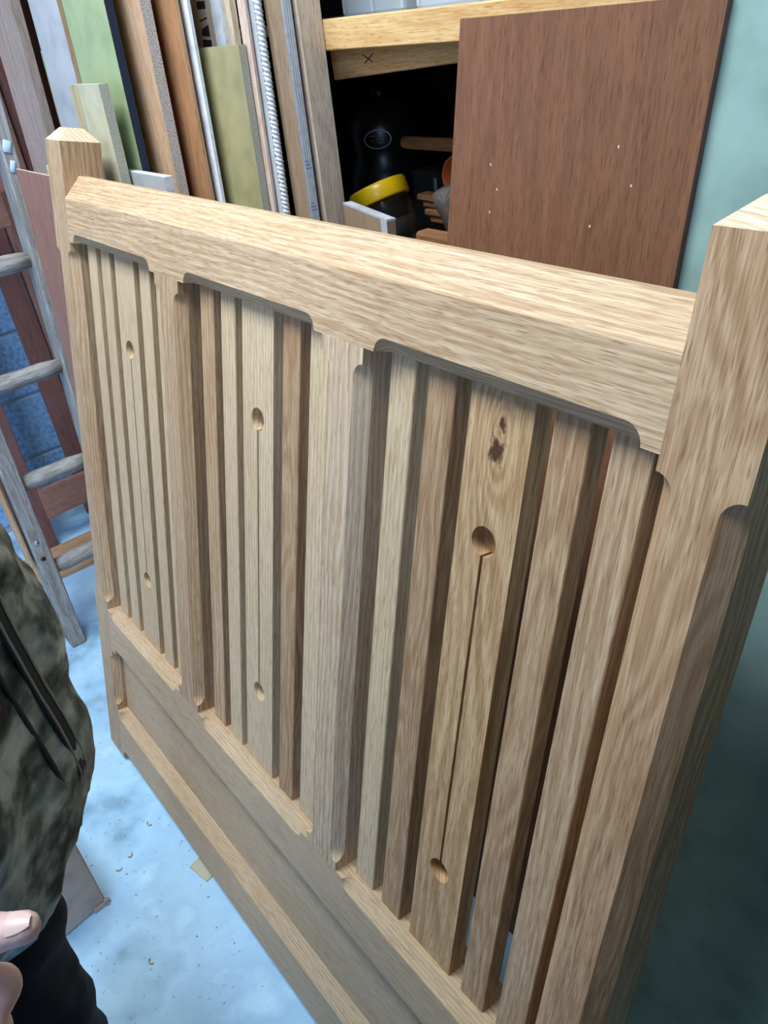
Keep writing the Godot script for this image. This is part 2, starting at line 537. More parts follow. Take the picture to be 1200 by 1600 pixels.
func gate():
	var g := base("oak_gate", Vector3.ZERO, Vector3(-LEAN, 0, 0))
	tag(g, "large unfinished oak gate with keyhole slots in its wide pales, leaning back over the floor", "gate")
	var c := 0.0125
	uvo = Vector2(0.2, 0.03)
	var st := member(1.018, 0.053, 0.0535, [[0.334, 0.883]], [[0.1165, 0.220], [0.329, 0.8835]], c)
	fin(st, M.oak_mid, "gate_post", g)
	st = tool()
	post_cap(st, 0.053, 1.018)
	fin(st, M.oak_cap, "post_cap", get_node("oak_gate/gate_post"))
	uvo = Vector2(0.32, 0.088)
	st = member(1.014, 0.0535, 0.0535, [[0.1165, 0.220], [0.329, 0.8855]], [[0.05, 0.885]], c)
	fin(st, M.oak_post, "gate_post", g, Vector3(0.9535, 0, 0) * S)
	st = tool()
	post_cap(st, 0.0535, 1.014)
	fin(st, M.oak_cap, "post_cap", get_node("oak_gate/gate_post_001"))
	# top rail: weathered both ways to a narrow flat
	uvo = Vector2(0.05, 0.11)
	st = member(0.9005, 0.055, 0.0535, [[0.0135, 0.2475], [0.3305, 0.5695], [0.6495, 0.888]], [], c, true, [Vector2(0.082, -0.0205), Vector2(0.082, -0.033)])
	fin(st, M.oak_rail, "top_rail", g, Vector3(0.053, 0.895, 0) * S)
	uvo = Vector2(0.6, 0.02)
	var bays := [[0.0125, 0.2475], [0.3295, 0.5695], [0.6495, 0.888]]
	st = member(0.9005, 0.0825, 0.0535, [[0.0125, 0.888]], bays, c, true)
	fin(st, M.oak_panel, "middle_rail", g, Vector3(0.053, 0.2325, 0) * S)
	uvo = Vector2(0.3, 0.15)
	st = member(0.9005, 0.103, 0.0535, [[0.006, 0.894]], [[0.008, 0.892]], 0.0185, true)
	fin(st, M.oak_panel, "bottom_rail", g, Vector3(0.053, 0.001, 0) * S)
	for x in [[0.313, 0.057, M.oak_mid], [0.6345, 0.0555, M.oak]]:
		rnd_uv()
		st = member(0.58, x[1], 0.0535, [[0.0125, 0.5675]], [[0.0125, 0.5665]], 0.0115)
		fin(st, x[2], "muntin", g, Vector3(x[0], 0.315, 0) * S)
	uvo = Vector2(0.1, 0.07)
	st = tool()
	cbox(st, Vector3(0.05, 0.1, -0.036) * S, Vector3(0.956, 0.236, -0.0178) * S, 0.0, 0)
	fin(st, M.oak_panel, "bottom_panel", g)
	var w := 0.0287
	var pales := [[0.0683, w, 0], [0.1134, w, 0], [0.159, 0.0575, 1], [0.2318, w, 0], [0.277, w, 0],
		[0.3868, w, 2], [0.4315, w, 0], [0.4745, 0.0585, 1], [0.5490, w, 3], [0.5937, w, 0],
		[0.7045, 0.0293, 0], [0.7482, 0.0293, 3], [0.7935, 0.0585, 4], [0.8678, 0.0293, 5], [0.9125, 0.0293, 2]]
	for p in pales:
		rnd_uv()
		var ln := 0.584 * S
		var mat = [M.oak_pale, M.oak_pale, M.oak_mid, M.oak_dark, M.oak_knot, M.oak_post][p[2]]
		if p[2] == 1 or p[2] == 4:
			if p[2] == 4: uvo = Vector2(0.0, 0.0)
			st = keyhole_pale(p[1] * S, ln, 0.0185 * S, p[1] * S / 2, (0.432 - 0.313) * S, (0.778 - 0.313) * S, 0.0122 * S, 0.0014 * S, 0.0125 * S)
		else:
			st = tool()
			cbox(st, Vector3(0, 0, -0.0185 * S), Vector3(p[1] * S, ln, 0), 0.0012, 1)
		fin(st, mat, "pale", g, Vector3(p[0], 0.313, -0.0172) * S)

# ------------------------------------------------------------------ boards
# a sheet standing on the floor: front face through z14 at height 1.4, leaning back
func sheet(called: String, label: String, cat: String, xl: float, xr: float, z14: float, lean: float, t: float, top: float, face, edge, group := "", y0 := FL, roll := 0.0) -> MeshInstance3D:
	var a := deg_to_rad(lean)
	var h := (top - y0) / cos(a)
	var w := xr - xl
	rnd_uv()
	var st := tool()
	var ch := 0.0006
	var se := tool()
	var f := [Vector3(0, 0, 0), Vector3(w, 0, 0), Vector3(w, h, 0), Vector3(0, h, 0)]
	for s in [0, 1]:
		var pts := []
		var uvs := []
		for p in f:
			pts.append(p - Vector3(0, 0, t * s))
			uvs.append(Vector2(p.y, p.x) + uvo)
		poly(st, pts, Vector3(0, 0, 1 - 2 * s), uvs)
	for k in 4:
		var p0: Vector3 = f[k]
		var p1: Vector3 = f[(k + 1) % 4]
		var b := Vector3(0, 0, -t)
		var nn := (p1 - p0).cross(Vector3.BACK)
		var along := 1 if absf(p1.y - p0.y) > absf(p1.x - p0.x) else 0
		poly(se, [p0, p1, p1 + b, p0 + b], nn, [Vector2(p0[along], 0) + uvo, Vector2(p1[along], 0) + uvo, Vector2(p1[along], t) + uvo, Vector2(p0[along], t) + uvo])
	st.generate_normals()
	se.generate_normals()
	var me := st.commit()
	se.commit(me)
	var o := MeshInstance3D.new()
	o.mesh = me
	o.set_surface_override_material(0, face)
	o.set_surface_override_material(1, edge)
	o.position = Vector3(xl, y0 + t * sin(a), z14 + (1.4 - y0) * tan(a))
	o.rotation = Vector3(-a, 0, roll)
	put(o, called)
	tag(o, label, cat, group)
	return o

func block(called: String, label: String, cat: String, lo: Vector3, hi: Vector3, mat, ch := 0.001, ax := 1, at := Vector3.ZERO, turn := Vector3.ZERO, group := ""):
	rnd_uv()
	var st := tool()
	cbox(st, lo, hi, ch, ax)
	return tag(fin(st, mat, called, self, at, turn), label, cat, group)

func boards():
	# the rack of sheets behind the left half of the gate, front to back
	var o = sheet("batten", "short pale batten with a frayed edge standing right behind the left gate post", "batten", -0.061, 0.082, -0.402, 1.8, 0.018, 1.467, M.paleboard, M.edge_pale)
	var st := tool()
	cbox(st, Vector3(0.0, 0.0, 0.0), Vector3(0.037, 1.484, 0.0012), 0.0, 1)
	fin(st, M.bare, "bare_strip", o)
	sheet("board_offcut", "low grey board with a pale top edge just above the gate top rail", "board", 0.03, 0.222, -0.425, 1.8, 0.016, 1.318, M.greyboard, M.edge_white)
	sheet("green_board", "tall pale green board with a dark navy edge in the rack", "board", -0.113, 0.083, -0.447, 1.8, 0.016, 2.3, M.greenboard, M.edge_navy)
	sheet("tan_board", "narrow tan strip of board showing left of the green board", "board", -0.165, -0.03, -0.468, 1.8, 0.012, 2.3, M.tan, M.tan)
	sheet("plywood_sheet", "pale plywood sheet with a rough grey sawn edge beside the navy edged board", "plywood", -0.09, 0.136, -0.488, 1.8, 0.02, 2.35, M.plyface, M.edge_rough)
	sheet("gap_shadow_strip", "dark strip standing for the gap shadow between grey and tan boards", "board", -0.235, -0.13, -0.492, 1.8, 0.006, 2.3, M.black, M.black)  # stands for the shadow in the gap between two boards
	sheet("grey_board", "tall plain grey board left of the black stripe, above the left gate post", "board", -0.453, -0.281, -0.50, 1.8, 0.012, 2.3, M.greyboard, M.tan)
	sheet("hardboard_sheet", "orange brown hardboard sheet with a pencil line and furry edge", "hardboard", -0.05, 0.187, -0.528, 1.8, 0.006, 2.3, M.hardboard, M.tan)
	sheet("white_strip", "thin white strip standing between the orange hardboard and the olive sheet", "strip", 0.09, 0.2, -0.543, 1.8, 0.006, 2.3, M.white, M.edge_white)
	o = sheet("olive_sheet", "olive fibreboard offcut with a ragged whitish right edge, lower than its neighbours", "fibreboard", 0.10, 0.308, -0.566, 1.8, 0.014, 1.502, M.olive, M.edge_pale)
	sheet("pink_board", "thin pinkish board edge showing behind the ragged olive sheet", "board", 0.298, 0.322, -0.582, 1.8, 0.005, 2.3, M.pinkplank, M.pinkplank)
	o = sheet("wrapped_board", "board with a lumpy grey twisted edge right of the olive sheet", "board", 0.295, 0.335, -0.590, 1.8, 0.014, 2.3, M.greyboard, M.foam)
	st = tool()                        # twisted wrapping cord on its edge
	for e in 2:
		var path := []
		for k in 240:
			var t := k / 239.0
			path.append(Vector3(0.0415 + 0.0022 * cos(k * 0.9 + PI * e), 1.17 + t * 0.5, -0.007 + 0.0042 * sin(k * 0.9 + PI * e)))
		tube(st, path, 0.0042, 6)
	fin(st, M.edge_white, "edge_cord", o)
	# timber standing behind the olive sheet
	sheet("lath", "yellow brown lath standing behind the olive sheet, next to the white strip", "lath", 0.078, 0.112, -0.606, 1.8, 0.012, 2.3, M.tan, M.tan)
	o = sheet("stencilled_board", "raw board stencilled with thick black letter shapes, behind the olive sheet", "board", 0.116, 0.15, -0.606, 1.8, 0.012, 2.3, M.palepine, M.palepine)
	var ink := [[[0.001, 1.50], [0.031, 1.50], [0.031, 1.512], [0.001, 1.514]], [[0.001, 1.52], [0.030, 1.517], [0.030, 1.536], [0.004, 1.530]], [[0.002, 1.541], [0.030, 1.545], [0.028, 1.5475], [0.002, 1.5435]],
		[[0.001, 1.560], [0.031, 1.560], [0.031, 1.572], [0.001, 1.572]], [[0.001, 1.578], [0.031, 1.575], [0.020, 1.592]], [[0.001, 1.600], [0.031, 1.600], [0.031, 1.612], [0.001, 1.612]], [[0.001, 1.622], [0.031, 1.62], [0.018, 1.64]]]
	for pg in ink:
		var pa := PackedVector2Array()
		for q in pg: pa.append(Vector2(q[0], q[1] - FL))
		st = tool()
		prism(st, pa, 0.0006)
		fin(st, M.ink, "stencil_mark", o, Vector3(0, 0, 0.0006))
	sheet("white_batten", "clean white batten standing behind the olive sheet", "batten", 0.166, 0.196, -0.606, 1.8, 0.012, 2.3, M.white, M.edge_white)
	sheet("bare_lath", "bare wooden lath just right of the clean white batten", "lath", 0.199, 0.222, -0.612, 1.8, 0.012, 2.3, M.palepine, M.palepine)
	o = sheet("printed_board", "raw board printed with a row of black squares, behind the olive sheet", "board", 0.224, 0.262, -0.628, 1.8, 0.012, 2.3, M.palepine, M.palepine)
	for k in 6:
		st = tool()
		prism(st, PackedVector2Array([Vector2(0.006, 1.515 + k * 0.03 - FL), Vector2(0.020, 1.516 + k * 0.03 - FL), Vector2(0.021, 1.530 + k * 0.03 - FL), Vector2(0.006, 1.531 + k * 0.03 - FL)]), 0.0006)
		fin(st, M.ink, "stencil_mark", o, Vector3(0, 0, 0.0006))
	sheet("veneered_board", "brown veneered board with a layered white edge beside the shelf upright", "board", 0.337, 0.386, -0.612, 0.6, 0.019, 2.3, M.brownboard, M.edge_white)
	o = get_node("veneered_board")
	for k in 3:
		st = tool()
		cbox(st, Vector3(0.0485, 0.002, -0.0062 - 0.0045 * k), Vector3(0.0496, 2.3, -0.0050 - 0.0045 * k), 0.0, 1)
		fin(st, M.greyboard, "edge_layer", o)
	for y in [1.305, 1.235]:            # blue felt tip scribbles on the white edge
		st = tool()
		for k in 3:
			cbox(st, Vector3(-0.0002, y + k * 0.006, -0.017 + k * 0.003), Vector3(0.0005, y + k * 0.006 + 0.002, -0.004), 0.0, 1)
		fin(st, plain(c8(70, 140, 190), 0.7), "blue_mark", o, Vector3(0.049, -FL, 0))
	# left of the gate
	sheet("wide_plank", "wide pinkish brown plank standing among dark gaps at top left", "plank", -1.105, -0.885, -0.60, 2.0, 0.025, 2.3, M.pinkplank, M.pinkplank)
	sheet("gap_shade_board", "board edge close left of the tall grey board, face darkened as gap shade", "board", -0.60, -0.47, -0.56, 2.0, 0.012, 2.3, M.dark, M.hardboard)  # face darkened to stand for the gap shade; the edge is real board
	sheet("cut_stick", "thin stick with a sawn top just left of the grey board", "stick", -0.52, -0.487, -0.52, 2.0, 0.02, 1.525, M.olive, M.tan)
	sheet("gap_shade_sheet", "dark sheet standing for the shade in the gaps behind the planks at top left", "panel", -1.22, -0.55, -0.86, 1.5, 0.012, 2.3, M.dark, M.dark)  # stands for plain shade in the gaps behind the planks
	sheet("rack_slat", "dark horizontal rack slat crossing behind the wide pinkish plank", "slat", -1.2, -0.56, -0.80, 0.0, 0.02, 1.345, M.plum, M.plum, "", 1.315)
	sheet("leaning_plywood", "reddish plywood sheet with a pale top edge left of the left gate post", "plywood", -0.388, -0.012, -0.352, 4.0, 0.006, 1.309, M.redply2, M.palepine)
	sheet("veneer_offcut", "small pale offcut peeping over the reddish plywood beside the gate post", "offcut", -0.2, -0.01, -0.362, 4.0, 0.006, 1.325, M.paleboard, M.palepine)
	# sheets behind the right half of the gate
	o = sheet("film_faced_plywood", "brown film faced plywood sheet leaning in front of the shelf opening", "plywood", 0.752, 1.130, -0.632, 9.6, 0.009, 1.505, M.redply, M.plum)
	for q in [[0.275, 1.40], [0.3, 1.36], [0.25, 1.31], [0.09, 1.34], [0.08, 1.31], [0.30, 1.19], [0.075, 1.37]]:
		st = tool()
		cbox(st, Vector3(q[0], q[1], 0), Vector3(q[0] + 0.002, q[1] + 0.003, 0.0006), 0.0003, 1)
		fin(st, M.palepine, "sawdust_fleck", o)
	o = sheet("green_fibreboard", "large green moisture resistant fibreboard sheet behind the right gate post", "fibreboard", 1.04, 2.06, -0.643, 9.6, 0.018, 2.2, M.mdf, M.mdf)
	st = tool()
	cbox(st, Vector3(0.10, 0.955, 0), Vector3(0.15, 0.98, 0.0008), 0.0, 1)
	fin(st, M.white, "paper_label", o)

# ------------------------------------------------------------------ shelving
func shelf():
	var s := base("timber_shelf", Vector3(0, FL, 0))
	tag(s, "softwood shelving unit behind the brown plywood, inner panels darkened for shade", "shelf")
	var f := -FL
	var parts := [
		["upright", Vector3(0.352, 0, -0.69), Vector3(0.388, 2.45, -0.641), 1, M.palepine],
		["upright", Vector3(2.1, 0, -0.735), Vector3(2.198, 2.45, -0.69), 1, M.palepine],
		["front_rail", Vector3(0.30, 1.4775 + f, -0.735), Vector3(2.098, 1.5225 + f, -0.6905), 0, M.pine],
		["shelf_board", Vector3(-0.25, 1.504 + f, -1.5), Vector3(2.19, 1.52 + f, -0.737), 0, M.palepine],
		["shelf_board", Vector3(-0.25, 1.055 + f, -1.5), Vector3(2.19, 1.073 + f, -0.737), 0, M.palepine],
		["shelf_board", Vector3(-0.25, 2.28 + f, -1.5), Vector3(2.19, 2.30 + f, -0.737), 0, M.palepine],
		["side_panel", Vector3(-0.27, 0, -1.5), Vector3(-0.252, 2.45, -0.737), 1, M.dark],  # side and back panels near black, compartment shade put into their colour
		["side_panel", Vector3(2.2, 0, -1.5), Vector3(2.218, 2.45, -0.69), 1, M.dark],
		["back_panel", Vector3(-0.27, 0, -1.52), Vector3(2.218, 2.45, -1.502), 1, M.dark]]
	for p in parts:
		rnd_uv()
		if p[0] == "front_rail": uvo = Vector2(-0.30, 0.02 - 1.477 - f)
		var st := tool()
		cbox(st, p[1], p[2], 0.002 if p[0] != "back_panel" else 0.0, p[3])
		fin(st, p[4], p[0], s)
	rnd_uv()
	var st := tool()
	cbox(st, Vector3(0, 0, -0.045), Vector3(1.7, 0.07, 0), 0.002, 0)
	var lr := fin(st, M.pine, "lower_rail", s, Vector3(0.33, 1.428 + f, -0.74), Vector3(0, 0, 0.062))
	st = tool()                    # pencilled cross on the lower rail
	cbox(st, Vector3(-0.014, -0.0008, 0), Vector3(0.014, 0.0008, 0.0006), 0.0, 0, Transform3D(Basis(Vector3.BACK, -0.5), Vector3(0.105, 0.026, 0)))
	cbox(st, Vector3(-0.014, -0.0008, 0), Vector3(0.014, 0.0008, 0.0006), 0.0, 0, Transform3D(Basis(Vector3.BACK, 0.45), Vector3(0.109, 0.025, 0)))
	fin(st, M.ink, "pencil_cross", lr)
	# translucent storage crates on the shelf
	for q in [[0.28, 0.47, "left hand translucent plastic crate on the shelf above the rail, beside the upright"], [0.48, 0.79, "translucent plastic crate on the shelf above the rail, behind the plywood corner"]]:
		var c := base("storage_crate", Vector3(q[0], 1.5205, -1.12))
		tag(c, q[2], "crate", "translucent crates on the shelf")
		var w: float = q[1] - q[0]
		st = tool()
		cbox(st, Vector3(0.01, 0.0, 0.01), Vector3(w - 0.01, 0.004, 0.31), 0.001, 0)
		cbox(st, Vector3(0.01, 0.004, 0.306), Vector3(w - 0.01, 0.15, 0.31), 0.001, 0)
		cbox(st, Vector3(0.01, 0.004, 0.01), Vector3(w - 0.01, 0.15, 0.014), 0.001, 0)
		cbox(st, Vector3(0.01, 0.004, 0.014), Vector3(0.014, 0.15, 0.306), 0.001, 0)
		cbox(st, Vector3(w - 0.014, 0.004, 0.014), Vector3(w - 0.01, 0.15, 0.306), 0.001, 0)
		fin(st, M.clear, "tub", c)
		st = tool()
		cbox(st, Vector3(0.0, 0.15, 0.0), Vector3(w, 0.165, 0.32), 0.003, 0)
		fin(st, M.clear, "lid", c)
		for k in 3:
			st = tool()
			cbox(st, Vector3(0.012 + k * (w - 0.03) / 2, 0.004, 0.3105), Vector3(0.018 + k * (w - 0.03) / 2, 0.15, 0.314), 0.001, 1)
			fin(st, M.clear, "rib", c)
	# contents of the dark compartment
	var y := 1.0735
	var can := base("black_canister", Vector3(0.058, y, -1.06))
	tag(can, "black plastic canister with an oval emblem in the dark shelf opening", "canister")
	st = tool()
	lathe(st, [Vector2(0.001, 0), Vector2(0.085, 0), Vector2(0.1, 0.012), Vector2(0.102, 0.10), Vector2(0.092, 0.14), Vector2(0.078, 0.165), Vector2(0.082, 0.185), Vector2(0.084, 0.225), Vector2(0.07, 0.26), Vector2(0.04, 0.275), Vector2(0.001, 0.277)], 28)
	fin(st, M.plastic, "body", can)
	st = tool()
	lathe(st, [Vector2(0.001, 0.277), Vector2(0.022, 0.277), Vector2(0.022, 0.3), Vector2(0.017, 0.306), Vector2(0.001, 0.306)], 16)
	fin(st, M.plastic, "cap", can)
	var ex := Transform3D(Basis(Vector3.UP, 0.75) * Basis(Vector3.RIGHT, -0.05), Vector3(0, 0.203, 0)) * Transform3D(Basis.IDENTITY, Vector3(0, 0, 0.0855))
	st = tool()
	path_ring(st, ex, 0.030, 0.019, 0.0013)
	fin(st, M.mark, "emblem_ring", can)
	st = tool()
	for q in [[-0.019, 0.006, 0.002, 0.0085], [-0.016, -0.004, -0.008, -0.001], [-0.004, -0.002, 0.016, 0.002], [-0.002, -0.009, 0.013, -0.005]]:
		cbox(st, Vector3(q[0], q[1], -0.001), Vector3(q[2], q[3], 0.0008), 0.0003, 0, ex)
	fin(st, plain(c8(95, 98, 98), 0.6), "emblem_mark", can)
	# jar lying on its side
	var jar := base("glass_jar", Vector3(0.348, 1.150, -0.828))
	var ja := Vector3(-0.388, 0.92, 0.045).normalized()
	var jx := Vector3(0.443, 0.226, -0.866)
	jx = (jx - ja * jx.dot(ja)).normalized()
	jar.basis = Basis(jx, ja, jx.cross(ja))
	tag(jar, "big glass jar with a yellow lid tilted over in the shelf opening", "jar")
	st = tool()
	lathe(st, [Vector2(0.001, -0.045), Vector2(0.05, -0.045), Vector2(0.058, -0.035), Vector2(0.058, 0.04), Vector2(0.05, 0.056), Vector2(0.05, 0.06)], 28)
	lathe(st, [Vector2(0.047, 0.06), Vector2(0.047, 0.056), Vector2(0.055, 0.038), Vector2(0.055, -0.033), Vector2(0.001, -0.04)], 28)
	fin(st, M.glass, "glass", jar)
	st = tool()
	lathe(st, [Vector2(0.001, -0.038), Vector2(0.052, -0.032), Vector2(0.052, 0.012), Vector2(0.001, 0.016)], 20)
	fin(st, M.darkbox, "contents", jar)
	st = tool()
	lathe(st, [Vector2(0.054, 0.055), Vector2(0.059, 0.055), Vector2(0.0605, 0.058), Vector2(0.0605, 0.083), Vector2(0.057, 0.088), Vector2(0.052, 0.088), Vector2(0.05, 0.086), Vector2(0.001, 0.086)], 32)
	fin(st, M.yellow, "lid", jar)
	# wood and oddments to its right
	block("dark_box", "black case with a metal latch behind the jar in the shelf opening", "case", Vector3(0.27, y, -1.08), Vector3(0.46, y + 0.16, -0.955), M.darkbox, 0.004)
	st = tool()
	cbox(st, Vector3(0.346, 1.195, -0.955), Vector3(0.354, 1.225, -0.949), 0.002, 1)
	fin(st, M.steel, "latch", get_node("dark_box"))
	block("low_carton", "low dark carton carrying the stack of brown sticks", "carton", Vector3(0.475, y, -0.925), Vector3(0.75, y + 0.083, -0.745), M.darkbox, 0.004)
	for k in 4:
		rnd_uv()
		st = tool()
		var yy := y + 0.083 + 0.0135 * k
		cbox(st, Vector3(0.40 - k * 0.010, yy, -0.915 + 0.006 * (k % 2)), Vector3(0.62, yy + 0.0125, -0.885 + 0.006 * (k % 2)), 0.003, 0)
		tag(fin(st, M.dowel, "wood_stick"), "brown squared stick in the stack beside the glass jar, %s" % ["lowest of four", "second from the bottom", "third from the bottom", "topmost of four"][k], "stick", "sticks stacked beside the jar")
	st = tool()
	uvo = Vector2(0.3, 0.1)
	lathe(st, [Vector2(0.001, 0), Vector2(0.010, 0.002), Vector2(0.0115, 0.01), Vector2(0.0125, 0.3), Vector2(0.001, 0.302)], 16, Transform3D(Basis(Vector3.BACK, -PI / 2), Vector3.ZERO))
	tag(fin(st, M.dowel, "round_handle", self, Vector3(0.352, 1.305, -0.872), Vector3(0, 0.06, -0.01)), "round wooden handle lying across the top of the shelf clutter", "handle")
	st = tool()
	lathe(st, [Vector2(0.001, 0), Vector2(0.030, 0), Vector2(0.037, 0.004), Vector2(0.040, 0.08), Vector2(0.037, 0.08), Vector2(0.034, 0.006), Vector2(0.001, 0.004)], 24, Transform3D(Basis(Vector3.RIGHT, PI / 2), Vector3.ZERO))
	tag(fin(st, M.orange, "orange_cup", self, Vector3(0.495, 1.2525, -0.945), Vector3(0, 0.2, 0)), "orange plastic cup on its side under the round handle", "cup")
	st = tool()
	uvo = Vector2.ZERO
	lathe(st, [Vector2(0.001, -0.045), Vector2(0.018, -0.043), Vector2(0.024, -0.02), Vector2(0.021, 0.0), Vector2(0.024, 0.02), Vector2(0.019, 0.043), Vector2(0.001, 0.045)], 14, Transform3D(Basis(Vector3.BACK, 0.25) * Basis(Vector3.RIGHT, 0.3), Vector3.ZERO))
	tag(fin(st, M.foil, "wrapped_bundle", self, Vector3(0.54, y + 0.132, -0.815)), "small bundle in shiny crumpled wrap beside the plywood edge", "bundle")
	st = tool()
	cbox(st, Vector3(0.505, y + 0.083, -0.785), Vector3(0.72, y + 0.108, -0.75), 0.009, 0)
	tag(fin(st, M.dowel, "rounded_offcut"), "rounded wooden offcut lying at the front of the shelf", "offcut")
	# low board in front of the opening
	block("painted_offcut", "grey board offcut with a white top edge below the shelf opening", "offcut", Vector3(0, 0, -0.016), Vector3(0.19, 1.238 - FL, 0), M.brownboard, 0.001, 1, Vector3(0.408, FL, -0.655), Vector3(-0.01, -0.26, 0))
	st = tool()
	cbox(st, Vector3(0, 1.238 - FL, -0.0162), Vector3(0.19, 1.2412 - FL, 0.0002), 0.0, 0)
	cbox(st, Vector3(0.165, 1.0 - FL, 0.0), Vector3(0.1902, 1.238 - FL, 0.0006), 0.0, 1)
	fin(st, M.greyboard, "paint_edge", get_node("painted_offcut"))

func path_ring(st: SurfaceTool, xf: Transform3D, rx: float, ry: float, r: float):
	var path := []
	for k in 41: path.append(xf * Vector3(cos(TAU * k / 40) * rx, sin(TAU * k / 40) * ry, 0))
	tube(st, path, r, 6, 1.0, xf.basis.z)

# ------------------------------------------------------------------ ladder, left side, floor things
func ladder():
	var l := base("wooden_ladder", Vector3(-0.45, FL, -0.06), Vector3(0, 0, deg_to_rad(1.0)))
	tag(l, "old weathered wooden ladder with worn rungs standing left of the gate", "ladder")
	uvo = Vector2(0.1, 0.2)
	var st := tool()
	var h := 2.4
	cbox(st, Vector3(-0.07, 0, -0.045), Vector3(0, h, 0), 0.004, 1, Transform3D(Basis(Vector3.RIGHT, -0.018), Vector3.ZERO))
	fin(st, M.weather, "stile", l)
	st = tool()
	cbox(st, Vector3(-0.07, 0, -0.03), Vector3(0, h, 0.005), 0.004, 1, Transform3D(Basis(Vector3.RIGHT, -0.06), Vector3(0, 0, -0.215)))
	fin(st, M.weather, "stile", l)
	for k in 8:
		var y := 0.272 + 0.279 * k
		var z0 := -0.018 * y - 0.03
		var z1 := -0.215 - 0.06 * y
		st = tool()
		rnd_uv()
		var ln := z0 - z1
		lathe(st, [Vector2(0.001, 0), Vector2(0.019, 0.0), Vector2(0.021, 0.02), Vector2(0.0245, ln * 0.3), Vector2(0.0225, ln * 0.5), Vector2(0.024, ln * 0.75), Vector2(0.019, ln), Vector2(0.001, ln)], 12, Transform3D(Basis(Vector3.RIGHT, -PI / 2), Vector3(-0.035, y, z0)))
		fin(st, M.weather, "rung", l)
	for q in [0.385, 0.33]:             # bolt heads on the near stile
		st = tool()
		lathe(st, [Vector2(0.001, 0.004), Vector2(0.006, 0.003), Vector2(0.007, 0)], 10, Transform3D(Basis(Vector3.BACK, -PI / 2), Vector3(0, q, -0.018 - 0.018 * q)))
		fin(st, M.steel if q > 0.35 else M.black, "bolt_head", l)
	for q in [[1.365, 0.018], [1.322, 0.011]]:      # drips of pale blue paint on the far stile
		st = tool()
		tube(st, [Vector3(0.0005, q[0] + 0.012, -0.231 - 0.06 * q[0]), Vector3(0.001, q[0], -0.226 - 0.06 * q[0]), Vector3(0.0008, q[0] - 0.012, -0.221 - 0.06 * q[0])], q[1] * 0.6, 7, 0.25, Vector3.RIGHT)
		fin(st, plain(c8(196, 212, 222), 0.5), "paint_drip", l)
	st = tool()
	cbox(st, Vector3(-0.07, 0.30, 0.0), Vector3(-0.02, 0.62, 0.012), 0.003, 1)
	fin(st, M.tan, "repair_block", l)

